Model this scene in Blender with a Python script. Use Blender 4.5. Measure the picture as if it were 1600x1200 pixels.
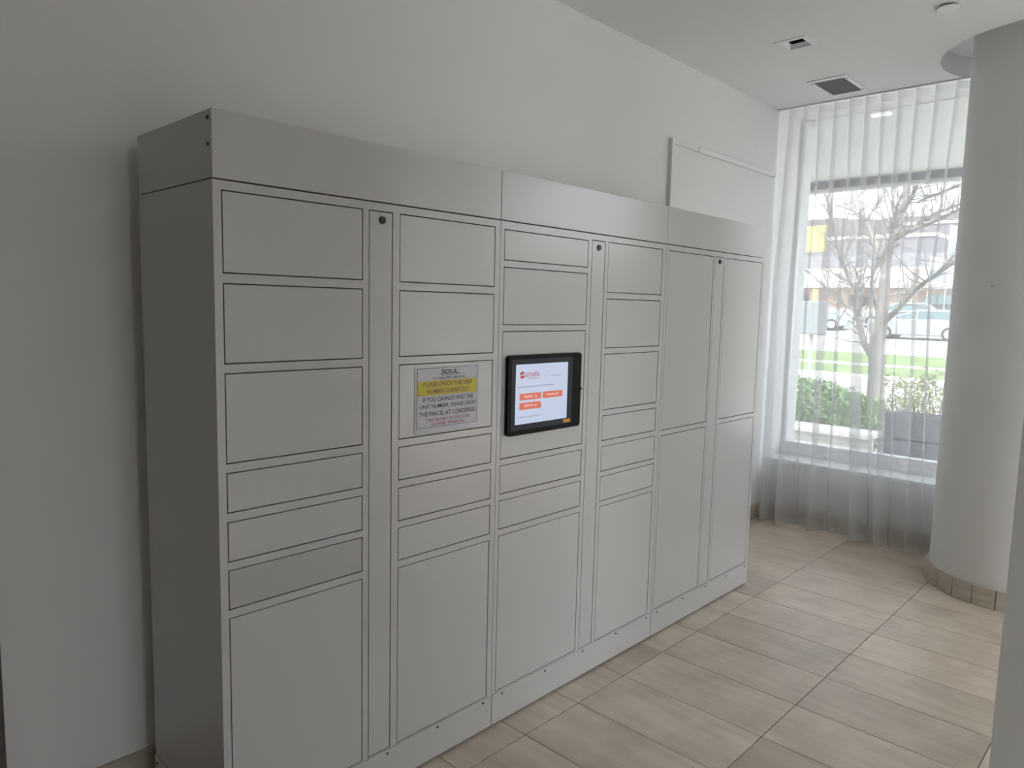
import bpy, bmesh, math, random
from mathutils import Vector, Matrix

for o in list(bpy.data.objects):
    bpy.data.objects.remove(o)
scene = bpy.context.scene
C = scene.collection
random.seed(7)

# ------------------------------------------------------------------ camera
S = 1.53                                   # camera height in metres
YAW, PITCH, ROLL, FPX = 0.8093279, 0.1063350, 0.0232372, 1131.27
CAM = Vector((0, 0, S))
fwd = Vector((math.sin(YAW) * math.cos(PITCH), math.cos(YAW) * math.cos(PITCH), -math.sin(PITCH)))
rt0 = Vector((math.cos(YAW), -math.sin(YAW), 0))
up0 = rt0.cross(fwd)
rgt = math.cos(ROLL) * rt0 + math.sin(ROLL) * up0
upv = -math.sin(ROLL) * rt0 + math.cos(ROLL) * up0
cam_data = bpy.data.cameras.new('camera')
cam_data.sensor_width = 36
cam_data.lens = FPX / 1600 * 36
cam_data.clip_start = 0.02
cam_data.clip_end = 600
cam = bpy.data.objects.new('camera', cam_data)
M = Matrix((rgt, upv, -fwd)).transposed().to_4x4()
M.translation = CAM
cam.matrix_world = M
C.objects.link(cam)
scene.camera = cam

def at(px, py, X):
    """world point of the plane x = X on the sight line of a photograph pixel"""
    d = fwd + (px - 800) / FPX * rgt - (py - 600) / FPX * upv
    return CAM + d * (X / d.x)

# ------------------------------------------------------------------ light
world = bpy.data.worlds.new('sky')
scene.world = world
world.use_nodes = True
wn = world.node_tree
bg = wn.nodes['Background']
sky = wn.nodes.new('ShaderNodeTexSky')
sky.sky_type = 'NISHITA'
sky.sun_disc = False
sky.sun_elevation = math.radians(48)
sky.sun_rotation = math.radians(230)
sky.air_density = 1.0
sky.dust_density = 3.0
sky.ozone_density = 1.0
hsv = wn.nodes.new('ShaderNodeHueSaturation')      # thin haze: paler sky all round
hsv.inputs['Saturation'].default_value = 0.33
wn.links.new(sky.outputs[0], hsv.inputs['Color'])
wn.links.new(hsv.outputs[0], bg.inputs[0])
bg.inputs[1].default_value = 0.44
scene.cycles.transparent_max_bounces = 24

sun_data = bpy.data.lights.new('sun', 'SUN')
sun_data.energy = 1.7
sun_data.angle = math.radians(0.6)
sun_data.color = (1, 0.95, 0.88)
sun = bpy.data.objects.new('sun', sun_data)
sun.rotation_euler = Vector((0.62, -0.42, -0.85)).to_track_quat('-Z', 'Y').to_euler()
sun.location = (-20, 14, 30)
C.objects.link(sun)

vs = scene.view_settings
vs.view_transform = 'Standard'
vs.look = 'None'
vs.gamma = 1
vs.use_curve_mapping = False
vs.exposure = 1.05

# ------------------------------------------------------------------ materials
MATS = {}
def mat(name, col, rough=0.5, metal=0.0, spec=0.5, noise=None, bump=None, emit=None, coat=0):
    """noise=(scale, amount, stretch), bump=(scale, strength, distance)"""
    m = bpy.data.materials.new(name)
    m.use_nodes = True
    n, l = m.node_tree.nodes, m.node_tree.links
    b = n['Principled BSDF']
    b.inputs['Base Color'].default_value = (*col, 1)
    b.inputs['Roughness'].default_value = rough
    b.inputs['Metallic'].default_value = metal
    b.inputs['Specular IOR Level'].default_value = spec
    if coat:
        b.inputs['Coat Weight'].default_value = coat
    tc = n.new('ShaderNodeTexCoord')
    if noise:
        mp = n.new('ShaderNodeMapping')
        mp.inputs['Scale'].default_value = noise[2] if len(noise) > 2 else (1, 1, 1)
        l.new(tc.outputs['Object'], mp.inputs[0])
        t = n.new('ShaderNodeTexNoise')
        t.inputs['Scale'].default_value = noise[0]
        t.inputs['Detail'].default_value = 5
        l.new(mp.outputs[0], t.inputs[0])
        r = n.new('ShaderNodeMapRange')
        r.inputs['From Min'].default_value = 0.3
        r.inputs['From Max'].default_value = 0.7
        r.inputs['To Min'].default_value = 1 - noise[1]
        r.inputs['To Max'].default_value = 1 + noise[1]
        l.new(t.outputs[0], r.inputs[0])
        mx = n.new('ShaderNodeVectorMath')
        mx.operation = 'SCALE'
        mx.inputs[0].default_value = col
        l.new(r.outputs[0], mx.inputs['Scale'])
        l.new(mx.outputs[0], b.inputs['Base Color'])
    if bump:
        t = n.new('ShaderNodeTexNoise')
        t.inputs['Scale'].default_value = bump[0]
        t.inputs['Detail'].default_value = 2
        l.new(tc.outputs['Object'], t.inputs[0])
        bp = n.new('ShaderNodeBump')
        bp.inputs['Strength'].default_value = bump[1]
        bp.inputs['Distance'].default_value = bump[2]
        l.new(t.outputs[0], bp.inputs['Height'])
        l.new(bp.outputs[0], b.inputs['Normal'])
    if emit:
        b.inputs['Emission Color'].default_value = (*emit[0], 1)
        b.inputs['Emission Strength'].default_value = emit[1]
    MATS[name] = m
    return m

mat('wall_paint', (0.84, 0.83, 0.82), 0.75, spec=0.2, noise=(1.3, 0.015), bump=(160, 0.08, 0.002))
mat('ceiling_paint', (0.86, 0.855, 0.845), 0.85, spec=0.15, bump=(120, 0.06, 0.002))
mat('column_paint', (0.76, 0.755, 0.74), 0.6, spec=0.25, noise=(2.5, 0.02), bump=(140, 0.1, 0.002))
mat('powder_coat', (0.56, 0.55, 0.545), 0.17, spec=0.85, bump=(330, 0.20, 0.0012))
mat('powder_coat_aged', (0.49, 0.48, 0.455), 0.3, spec=0.5, noise=(6, 0.02), bump=(520, 0.2, 0.0012))
mat('locker_inside', (0.25, 0.25, 0.25), 0.7)
mat('black_steel', (0.02, 0.02, 0.022), 0.35)
mat('dark_steel', (0.10, 0.10, 0.105), 0.3, metal=0.8)
mat('chrome', (0.7, 0.7, 0.72), 0.18, metal=1)
mat('grout', (0.12, 0.105, 0.09), 0.9)
mat('skirting', (0.52, 0.46, 0.38), 0.5, noise=(9, 0.12, (1, 1, 6)), bump=(90, 0.1, 0.002))
mat('white_plastic', (0.80, 0.80, 0.79), 0.45)
mat('white_metal', (0.82, 0.82, 0.81), 0.4)
mat('grey_metal', (0.30, 0.31, 0.31), 0.5)
mat('vent_slat', (0.30, 0.31, 0.30), 0.5)
mat('duct', (0.03, 0.03, 0.03), 0.9)
mat('aluminium', (0.80, 0.79, 0.80), 0.4, metal=0.3)
mat('dark_trim', (0.10, 0.085, 0.08), 0.5)
mat('tablet_black', (0.006, 0.006, 0.007), 0.35, spec=0.12)
mat('tablet_frame', (0.03, 0.035, 0.045), 0.3, spec=0.2)
mat('screen_white', (0.1, 0.1, 0.12), 0.2, emit=((0.60, 0.68, 0.88), 0.37))
mat('screen_orange', (0.2, 0.05, 0.03), 0.2, emit=((0.72, 0.16, 0.10), 0.36))
mat('screen_text_light', (0.2, 0.2, 0.2), 0.3, emit=((0.9, 0.75, 0.75), 0.38))
mat('screen_text_red', (0.2, 0.03, 0.03), 0.3, emit=((0.45, 0.09, 0.10), 0.33))
mat('screen_text_grey', (0.1, 0.1, 0.12), 0.3, emit=((0.25, 0.28, 0.36), 0.5))
mat('sticker_orange', (0.65, 0.30, 0.02), 0.5)
mat('paper', (0.80, 0.78, 0.80), 0.6, noise=(14, 0.03))
mat('paper_yellow', (0.82, 0.68, 0.02), 0.6)
mat('ink_black', (0.02, 0.02, 0.02), 0.6)
mat('ink_navy', (0.03, 0.045, 0.11), 0.6)
mat('ink_red', (0.50, 0.05, 0.08), 0.6)
mat('ink_brown', (0.32, 0.07, 0.03), 0.6)
mat('bark', (0.30, 0.28, 0.265), 0.9, noise=(9, 0.25, (1, 1, 0.3)), bump=(40, 0.5, 0.01))
mat('leaf', (0.26, 0.40, 0.17), 0.5, noise=(4, 0.4))
mat('leaf_dry', (0.38, 0.42, 0.2), 0.6, noise=(4, 0.4))
mat('twig', (0.24, 0.19, 0.14), 0.9)
mat('flower', (0.80, 0.62, 0.10), 0.6)
mat('concrete', (0.62, 0.60, 0.56), 0.85, noise=(3, 0.08), bump=(60, 0.2, 0.004))
mat('asphalt', (0.46, 0.46, 0.46), 0.9, noise=(2, 0.08))
mat('pavement', (0.44, 0.435, 0.425), 0.9, noise=(2, 0.05))
mat('grass', (0.155, 0.225, 0.085), 0.95, noise=(3, 0.25), bump=(25, 0.6, 0.03))
mat('brick', (0.36, 0.275, 0.235), 0.85, noise=(2, 0.08))
mat('fascia_white', (0.66, 0.655, 0.63), 0.7)
mat('roof_grey', (0.17, 0.165, 0.185), 0.8, noise=(1, 0.08))
mat('sign_yellow', (0.56, 0.52, 0.14), 0.6)
mat('sign_blank_grey', (0.20, 0.225, 0.235), 0.6)
mat('dark_glass', (0.05, 0.06, 0.07), 0.1)
mat('car_silver', (0.34, 0.35, 0.37), 0.25, metal=0.4, coat=0.6)
mat('car_blue', (0.30, 0.38, 0.42), 0.25, metal=0.3, coat=0.6)
mat('car_dark', (0.04, 0.045, 0.05), 0.4, coat=0.3)
mat('car_window', (0.10, 0.15, 0.16), 0.1)
mat('tyre', (0.03, 0.03, 0.03), 0.8)
mat('slat_grey', (0.17, 0.18, 0.20), 0.6)
mat('red_paint', (0.5, 0.08, 0.08), 0.6)
mat('flag_blue', (0.24, 0.27, 0.36), 0.8)
mat('far_trees', (0.13, 0.12, 0.125), 0.95, noise=(0.3, 0.2))
mat('lamp_lens', (0.80, 0.76, 0.84), 0.35)
mat('soffit_paint', (0.80, 0.80, 0.77), 0.8)
mat('soffit_lens', (0.9, 0.9, 0.85), 0.4, emit=((1, 0.97, 0.9), 0.7))

def tile_material():
    m = bpy.data.materials.new('floor_tile')
    m.use_nodes = True
    n, l = m.node_tree.nodes, m.node_tree.links
    b = n['Principled BSDF']
    tc = n.new('ShaderNodeTexCoord')
    oi = n.new('ShaderNodeObjectInfo')
    off = n.new('ShaderNodeVectorMath'); off.operation = 'SCALE'
    off.inputs[0].default_value = (37, 19, 11)
    l.new(oi.outputs['Random'], off.inputs['Scale'])
    add = n.new('ShaderNodeVectorMath'); add.operation = 'ADD'
    l.new(tc.outputs['Object'], add.inputs[0]); l.new(off.outputs[0], add.inputs[1])
    mp = n.new('ShaderNodeMapping'); mp.inputs['Scale'].default_value = (14, 1.1, 1)
    l.new(add.outputs[0], mp.inputs[0])
    st = n.new('ShaderNodeTexNoise'); st.inputs['Scale'].default_value = 2.2; st.inputs['Detail'].default_value = 6
    l.new(mp.outputs[0], st.inputs[0])
    cl = n.new('ShaderNodeTexNoise'); cl.inputs['Scale'].default_value = 5; cl.inputs['Detail'].default_value = 8
    l.new(add.outputs[0], cl.inputs[0])
    mixf = n.new('ShaderNodeMath'); mixf.operation = 'ADD'
    h1 = n.new('ShaderNodeMath'); h1.operation = 'MULTIPLY'; h1.inputs[1].default_value = 0.38
    h2 = n.new('ShaderNodeMath'); h2.operation = 'MULTIPLY'; h2.inputs[1].default_value = 0.62
    l.new(st.outputs[0], h1.inputs[0]); l.new(cl.outputs[0], h2.inputs[0])
    l.new(h1.outputs[0], mixf.inputs[0]); l.new(h2.outputs[0], mixf.inputs[1])
    rp = n.new('ShaderNodeValToRGB')
    e = rp.color_ramp.elements
    e[0].position = 0.32; e[0].color = (0.52, 0.425, 0.335, 1)
    e[1].position = 0.68; e[1].color = (0.76, 0.66, 0.55, 1)
    l.new(mixf.outputs[0], rp.inputs[0])
    tint = n.new('ShaderNodeMapRange')
    tint.inputs['To Min'].default_value = 0.86; tint.inputs['To Max'].default_value = 1.10
    l.new(oi.outputs['Random'], tint.inputs[0])
    sc = n.new('ShaderNodeVectorMath'); sc.operation = 'SCALE'
    l.new(rp.outputs[0], sc.inputs[0]); l.new(tint.outputs[0], sc.inputs['Scale'])
    l.new(sc.outputs[0], b.inputs['Base Color'])
    rr = n.new('ShaderNodeMapRange')
    rr.inputs['From Min'].default_value = 0.1; rr.inputs['From Max'].default_value = 0.9
    rr.inputs['To Min'].default_value = 0.24; rr.inputs['To Max'].default_value = 0.46
    l.new(cl.outputs[0], rr.inputs[0]); l.new(rr.outputs[0], b.inputs['Roughness'])
    bp = n.new('ShaderNodeBump'); bp.inputs['Strength'].default_value = 0.12; bp.inputs['Distance'].default_value = 0.003
    l.new(mixf.outputs[0], bp.inputs['Height']); l.new(bp.outputs[0], b.inputs['Normal'])
    b.inputs['Specular IOR Level'].default_value = 0.5
    MATS['floor_tile'] = m
tile_material()

def sheer(name, transp, col, dif=0.4):
    m = bpy.data.materials.new(name)
    m.use_nodes = True
    n, l = m.node_tree.nodes, m.node_tree.links
    n.remove(n['Principled BSDF'])
    out = n['Material Output']
    t = n.new('ShaderNodeBsdfTransparent')
    d = n.new('ShaderNodeBsdfDiffuse'); d.inputs[0].default_value = (*col, 1)
    tl = n.new('ShaderNodeBsdfTranslucent'); tl.inputs[0].default_value = (*col, 1)
    m1 = n.new('ShaderNodeMixShader'); m1.inputs[0].default_value = 1 - dif
    l.new(d.outputs[0], m1.inputs[1]); l.new(tl.outputs[0], m1.inputs[2])
    m2 = n.new('ShaderNodeMixShader'); m2.inputs[0].default_value = 1 - transp
    l.new(t.outputs[0], m2.inputs[1]); l.new(m1.outputs[0], m2.inputs[2])
    l.new(m2.outputs[0], out.inputs[0])
    MATS[name] = m
sheer('sheer_voile', 0.60, (0.80, 0.80, 0.80), 0.5)
sheer('sheer_hem', 0.22, (0.92, 0.92, 0.92), 0.5)

def glass(name, gloss=0.05, tint=(0.97, 0.985, 0.98), rough=0.02):
    m = bpy.data.materials.new(name)
    m.use_nodes = True
    n, l = m.node_tree.nodes, m.node_tree.links
    n.remove(n['Principled BSDF'])
    t = n.new('ShaderNodeBsdfTransparent'); t.inputs[0].default_value = (*tint, 1)
    g = n.new('ShaderNodeBsdfGlossy'); g.inputs[1].default_value = rough
    mx = n.new('ShaderNodeMixShader'); mx.inputs[0].default_value = gloss
    l.new(t.outputs[0], mx.inputs[1]); l.new(g.outputs[0], mx.inputs[2])
    l.new(mx.outputs[0], n['Material Output'].inputs[0])
    MATS[name] = m
glass('window_glass')
glass('clear_sleeve', 0.02, (0.93, 0.93, 0.94), 0.25)

# ------------------------------------------------------------------ mesh helpers
class MB:
    def __init__(self):
        self.v, self.f = [], []
    def add(self, vs, fs):
        o = len(self.v)
        self.v += [tuple(p) for p in vs]
        self.f += [tuple(i + o for i in f) for f in fs]
        return self
    def box(self, x0, x1, y0, y1, z0, z1, b=0.0):
        if b <= 0:
            vs = [(x, y, z) for z in (z0, z1) for y in (y0, y1) for x in (x0, x1)]
            return self.add(vs, [(0, 2, 3, 1), (4, 5, 7, 6), (0, 1, 5, 4), (2, 6, 7, 3), (0, 4, 6, 2), (1, 3, 7, 5)])
        bm = bmesh.new()
        bmesh.ops.create_cube(bm, size=1)
        for v in bm.verts:
            v.co = ((x0 + x1) / 2 + v.co.x * (x1 - x0), (y0 + y1) / 2 + v.co.y * (y1 - y0), (z0 + z1) / 2 + v.co.z * (z1 - z0))
        bmesh.ops.bevel(bm, geom=bm.edges[:], offset=b, segments=2, affect='EDGES', profile=0.5)
        bm.verts.index_update()
        self.add([v.co[:] for v in bm.verts], [[v.index for v in f.verts] for f in bm.faces])
        bm.free()
        return self
    def tube(self, pts, radii, n=8, caps=True):
        pts = [Vector(p) for p in pts]
        rings = []
        prev = None
        for i, p in enumerate(pts):
            d = (pts[min(i + 1, len(pts) - 1)] - pts[max(i - 1, 0)]).normalized()
            a = Vector((0, 0, 1)) if abs(d.z) < 0.9 else Vector((1, 0, 0))
            if prev is None:
                u = d.cross(a).normalized()
            else:
                u = (prev - d * prev.dot(d)).normalized()
            prev = u
            w = d.cross(u)
            r = radii[i] if hasattr(radii, '__len__') else radii
            rings.append([p + r * (math.cos(2 * math.pi * k / n) * u + math.sin(2 * math.pi * k / n) * w) for k in range(n)])
        vs = [q for r in rings for q in r]
        fs = [(i * n + k, i * n + (k + 1) % n, (i + 1) * n + (k + 1) % n, (i + 1) * n + k) for i in range(len(pts) - 1) for k in range(n)]
        if caps:
            fs += [tuple(range(n - 1, -1, -1)), tuple((len(pts) - 1) * n + k for k in range(n))]
        return self.add(vs, fs)
    def lathe(self, c, prof, n=48, caps=True):
        """prof: (radius, z) list about a vertical axis at c"""
        vs = [(c[0] + r * math.cos(2 * math.pi * k / n), c[1] + r * math.sin(2 * math.pi * k / n), c[2] + z) for r, z in prof for k in range(n)]
        fs = [(i * n + k, i * n + (k + 1) % n, (i + 1) * n + (k + 1) % n, (i + 1) * n + k) for i in range(len(prof) - 1) for k in range(n)]
        if caps:
            fs += [tuple(range(n - 1, -1, -1)), tuple((len(prof) - 1) * n + k for k in range(n))]
        return self.add(vs, fs)
    def cyl_y(self, x, z, y0, y1, r, n=20, r2=None):
        r2 = r if r2 is None else r2
        vs = [(x + rr * math.cos(2 * math.pi * k / n), y, z + rr * math.sin(2 * math.pi * k / n)) for y, rr in ((y0, r2), (y1, r)) for k in range(n)]
        fs = [(k, (k + 1) % n, n + (k + 1) % n, n + k) for k in range(n)] + [tuple(range(n - 1, -1, -1)), tuple(range(n, 2 * n))]
        return self.add(vs, fs)
    def prism(self, poly, a0, a1, axis='y'):
        """polygon (u, w) pushed along an axis: y -> (x, z) polygon, x -> (y, z), z -> (x, y)"""
        n = len(poly)
        def P(u, w, a):
            return {'y': (u, a, w), 'x': (a, u, w), 'z': (u, w, a)}[axis]
        vs = [P(u, w, a0) for u, w in poly] + [P(u, w, a1) for u, w in poly]
        fs = [(k, (k + 1) % n, n + (k + 1) % n, n + k) for k in range(n)] + [tuple(range(n - 1, -1, -1)), tuple(range(n, 2 * n))]
        return self.add(vs, fs)

def rounded(x0, x1, z0, z1, r, n=5):
    out = []
    for cx, cz, a in ((x1 - r, z1 - r, 0), (x0 + r, z1 - r, 90), (x0 + r, z0 + r, 180), (x1 - r, z0 + r, 270)):
        for k in range(n + 1):
            t = math.radians(a + 90 * k / n)
            out.append((cx + r * math.cos(t), cz + r * math.sin(t)))
    return out

def root_loc(p):
    v = Vector((0, 0, 0))
    while p is not None:
        v += p.location
        p = p.parent
    return v

def build(name, mb, m, parent=None, smooth=False, loc=None):
    """link one mesh object; verts in world coords, origin moved to the parent's base (or loc)"""
    me = bpy.data.meshes.new(name)
    o = bpy.data.objects.new(name, me)
    if parent is not None:
        o.parent = parent
        base = root_loc(parent)
        if loc is not None:
            o.location = Vector(loc) - base
            base = Vector(loc)
    else:
        base = Vector(loc) if loc is not None else Vector((0, 0, 0))
        o.location = base
    me.from_pydata([tuple(Vector(p) - base) for p in mb.v], [], mb.f)
    bm = bmesh.new(); bm.from_mesh(me)
    bmesh.ops.recalc_face_normals(bm, faces=bm.faces[:])
    bm.to_mesh(me); bm.free()
    if smooth:
        for p in me.polygons:
            p.use_smooth = True
        if smooth == 'auto':
            me.set_sharp_from_angle(angle=math.radians(40))
    me.materials.append(MATS[m])
    C.objects.link(o)
    return o

def tag(o, label, cat, group=None):
    o['label'] = label; o['category'] = cat
    if group: o['group'] = group
    return o
def struct(o, label=None, cat=None):
    o['kind'] = 'structure'
    if label: o['label'] = label
    if cat: o['category'] = cat
    return o
def thing(name, loc, label, cat, group=None):
    o = bpy.data.objects.new(name, None)
    o.location = loc; o.empty_display_size = 0.1
    C.objects.link(o)
    return tag(o, label, cat, group)
def copy_tree(o, parent=None):
    c = o.copy(); C.objects.link(c)
    if parent is not None: c.parent = parent
    for ch in list(o.children): copy_tree(ch, c)
    return c

def text_mesh(s, width, height, bold=0.0):
    """outline lettering as vertices and faces, centred, scaled to fit width x height"""
    cu = bpy.data.curves.new('lettering', 'FONT')
    cu.body = s; cu.size = 1; cu.offset = bold; cu.resolution_u = 3
    o = bpy.data.objects.new('lettering', cu)
    C.objects.link(o)
    bpy.context.view_layer.update()
    me = bpy.data.meshes.new_from_object(o.evaluated_get(bpy.context.evaluated_depsgraph_get()))
    vs = [v.co.copy() for v in me.vertices]; fs = [tuple(p.vertices) for p in me.polygons]
    bpy.data.objects.remove(o); bpy.data.curves.remove(cu); bpy.data.meshes.remove(me)
    x0 = min(v.x for v in vs); x1 = max(v.x for v in vs); y0 = min(v.y for v in vs); y1 = max(v.y for v in vs)
    return [((v.x - (x0 + x1) / 2) / (x1 - x0) * width, (v.y - (y0 + y1) / 2) / (y1 - y0) * height) for v in vs], fs
def lettering(name, s, cx, cz, w, h, y, m, parent, bold=0.0):
    v, f = text_mesh(s, w, h, bold)
    mb = MB().add([(cx + a, y, cz + b) for a, b in v], f)
    o = build(name, mb, m, parent)
    return o

# ------------------------------------------------------------------ the room
WY = 2.326            # back wall plane
FX = 5.263            # face of the wall under the window
GX = 5.52             # window plane
CZ = 2.953            # ceiling
YMIN, XMIN = -3.2, -2.6
COL = (4.85, 0.673); CR = 0.41; RING = 0.562

struct(build('wall_back', MB().box(XMIN - 0.2, 5.75, WY, WY + 0.2, -0.2, 3.6), 'wall_paint'), 'white painted wall behind the lockers')
struct(build('wall_left', MB().box(XMIN - 0.2, XMIN, YMIN, WY, -0.2, 3.6), 'wall_paint'), 'white wall at the far left end of the lobby')
mb = MB().box(XMIN - 0.2, 5.75, YMIN - 0.2, YMIN, -0.2, 0.1).box(XMIN - 0.2, 5.75, YMIN - 0.2, YMIN, 2.75, 3.6)
for p, q in ((XMIN - 0.2, 0.3), (1.55, 2.8), (5.2, 5.75)):
    mb.box(p, q, YMIN - 0.2, YMIN, 0.1, 2.75)
struct(build('wall_front', mb, 'wall_paint'), 'white wall with added window openings behind the viewer')  # wall openings added to let in fill light
mb = MB()
mb.box(2.20, 2.40, YMIN, 0.3140, 0, CZ)
struct(build('wall_right', mb, 'wall_paint'), 'edge of a white partition wall at the right')
mb = MB()
mb.box(FX, 5.62, YMIN, WY, -0.2, 0.404)                 # parapet under the windows
mb.box(GX - 0.06, 5.62, YMIN, WY, CZ + 0.03, 3.6)       # head over the windows
mb.box(GX - 0.06, 5.62, 0.52, 0.66, 0.404, CZ)          # pier behind the column
mb.box(GX - 0.06, 5.62, YMIN, 0.52, 0.404, 1.90)        # solid part under the added high window
mb.box(GX - 0.06, 5.62, YMIN, -1.9, 1.90, CZ).box(GX - 0.06, 5.62, 0.1, 0.52, 1.90, CZ)
struct(build('wall_window', mb, 'wall_paint'), 'low white wall below the window')
struct(build('trim_1', MB().box(FX - 0.02, GX + 0.04, YMIN, WY - 0.001, 0.405, 0.444, 0.006), 'white_plastic'), 'white window sill')
# unseen slab added above the ceiling to keep the sun out
struct(build('sun_block_slab', MB().box(XMIN - 0.2, 5.75, YMIN - 0.2, WY + 0.2, 3.6, 3.75), 'concrete'), 'unseen sun-blocking slab above the ceiling')

# ceiling with the round recess at the column and openings for downlight and vent
DL = (3.838, 4.0, 1.632, 1.79)       # downlight opening x0 x1 y0 y1
VT = (4.612, 4.966, 1.706, 1.908)    # vent opening
def ceiling():
    mb = MB()
    sq = (COL[0] - 0.6, COL[0] + 0.6, COL[1] - 0.6, COL[1] + 0.6)
    xs = sorted({XMIN, 5.62, sq[0], sq[1], DL[0], DL[1], VT[0], VT[1]})
    ys = sorted({YMIN, WY, sq[2], sq[3], DL[2], DL[3], VT[2], VT[3]})
    for i in range(len(xs) - 1):
        for j in range(len(ys) - 1):
            cx, cy = (xs[i] + xs[i + 1]) / 2, (ys[j] + ys[j + 1]) / 2
            if any(r[0] < cx < r[1] and r[2] < cy < r[3] for r in (sq, DL, VT)):
                continue
            mb.add([(xs[i], ys[j], CZ), (xs[i + 1], ys[j], CZ), (xs[i + 1], ys[j + 1], CZ), (xs[i], ys[j + 1], CZ)], [(0, 3, 2, 1)])
    n = 96
    inner, outer, top = [], [], []
    for k in range(n):
        a = 2 * math.pi * k / n
        c, s = math.cos(a), math.sin(a)
        inner.append((COL[0] + RING * c, COL[1] + RING * s, CZ))
        top.append((COL[0] + RING * c, COL[1] + RING * s, CZ + 0.12))
        m = 0.6 / max(abs(c), abs(s))
        outer.append((COL[0] + m * c, COL[1] + m * s, CZ))
    mb.add(inner + outer + top, [(k, (k + 1) % n, n + (k + 1) % n, n + k) for k in range(n)] + [(k, 2 * n + k, 2 * n + (k + 1) % n, (k + 1) % n) for k in range(n)] + [tuple(2 * n + k for k in range(n))])
    return mb
struct(build('ceiling', ceiling(), 'ceiling_paint'), 'flat white ceiling with a round recess at the column')

# floor: grout bed and separate tiles
TX, TY, X0T, Y0T = 0.3037, 0.6043, 2.4388, 1.0343
floor = struct(build('floor', MB().box(XMIN, FX + 0.05, YMIN, WY, -0.2, -0.0025), 'grout'), 'beige stone-look tile floor')
G = 0.0016
tmb = MB().box(0, TX - 2 * G, 0, TY - 2 * G, -0.012, 0, 0.0012)
tile0 = None
i0, i1 = math.floor((-0.9 - X0T) / TX), math.ceil((FX - X0T) / TX)
for i in range(i0, i1):
    for j in range(-5, 3):
        x, y = X0T + i * TX, Y0T + j * TY
        if tile0 is None:
            me = bpy.data.meshes.new('tile'); me.from_pydata(tmb.v, [], tmb.f); me.materials.append(MATS['floor_tile'])
            tile0 = me
        o = bpy.data.objects.new('tile', tile0)
        o.location = (x + G, y + G, 0)
        # tiles cut at the walls
        sx = min(1.0, (FX - x) / TX); sy = min(1.0, (WY - y) / TY)
        o.scale = (sx, sy, 1)
        o.parent = floor
        C.objects.link(o)
mb = MB().box(XMIN, -0.9 - 0.2, YMIN, WY, -0.0025, -0.0002).box(-1.1, FX, YMIN, Y0T - 5 * TY, -0.0025, -0.0002)
o = build('tile_field', mb, 'floor_tile', floor); o['kind'] = 'stuff'

# tiled skirting
SK = 0.104
def skirting(name, x0, x1, y0, y1, along, label):
    base = struct(build(name, MB().box(x0, x1, y0, y1, 0.001, SK - 0.004), 'grout'), label)
    a0, a1 = (x0, x1) if along == 'x' else (y0, y1)
    a = a0
    while a < a1 - 0.01:
        b = min(a + 0.6, a1)
        m = MB()
        if along == 'x': m.box(a + 0.001, b - 0.001, y0 - 0.002, y1, 0.001, SK, 0.0015)
        else: m.box(x0 - 0.002, x1, a + 0.001, b - 0.001, 0.001, SK, 0.0015)
        build('skirting_tile', m, 'skirting', base)
        a = b
skirting('baseboard_back', 0.47, FX, WY - 0.012, WY - 0.0005, 'x', 'beige tile skirting along the back wall')
skirting('baseboard_window', FX - 0.012, FX - 0.0005, 1.0, WY - 0.014, 'y', 'beige tile skirting under the window')
# dark door casing at the extreme left of the picture
struct(build('trim_2', MB().box(0.33, 0.413, WY - 0.03, WY - 0.0005, 0.001, 2.15, 0.004).box(-0.7, 0.33, WY - 0.03, WY - 0.0005, 2.07, 2.15, 0.004), 'dark_trim'), 'dark door casing at the left end of the wall')
struct(build('door_1', MB().box(-0.7, 0.329, WY - 0.02, WY - 0.0005, 0.005, 2.069, 0.003), 'dark_trim'), 'dark door left of the lockers')

# round column
col = build('column', MB().lathe((COL[0], COL[1], 0), [(CR, 0.0), (CR, CZ + 0.119)], 96), 'column_paint', loc=(COL[0], COL[1], 0), smooth='auto')
struct(col, 'round white painted column with tiled skirting')
nsk = 24
for k in range(nsk):
    a0, a1 = 2 * math.pi * (k + 0.02) / nsk, 2 * math.pi * (k + 0.98) / nsk
    rr = CR + 0.018
    vs = []
    for z in (0.001, SK):
        for r in (CR - 0.004, rr):
            for t in range(4):
                a = a0 + (a1 - a0) * t / 3
                vs.append((COL[0] + r * math.cos(a), COL[1] + r * math.sin(a), z))
    fs = []
    for t in range(3):
        fs += [(t, t + 1, 9 + t - 0, 8 + t)]                  # inner
        fs += [(4 + t, 12 + t, 13 + t, 5 + t)]                # outer
        fs += [(8 + t, 9 + t, 13 + t, 12 + t), (t, 4 + t, 5 + t, t + 1)]
    fs += [(0, 8, 12, 4), (3, 7, 15, 11)]
    build('skirting_tile', MB().add(vs, fs), 'skirting', col)
# small nail hole in the column, seen in the photograph
az = math.atan2(at(1550, 447, 4.45).y - 0, 4.45)
d = at(1550, 447, 4.45) - CAM
best = min((abs((Vector((CAM.x + d.x * t, CAM.y + d.y * t)) - Vector(COL)).length - CR), t) for t in [0.9 + 0.0005 * i for i in range(300)])
hp = CAM + d * best[1]
nrm = Vector((hp.x - COL[0], hp.y - COL[1], 0)).normalized()
mb = MB().tube([hp - nrm * 0.002, hp + nrm * 0.0015], [0.004, 0.003], 10)
build('nail_hole', mb, 'black_steel', col)

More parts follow.
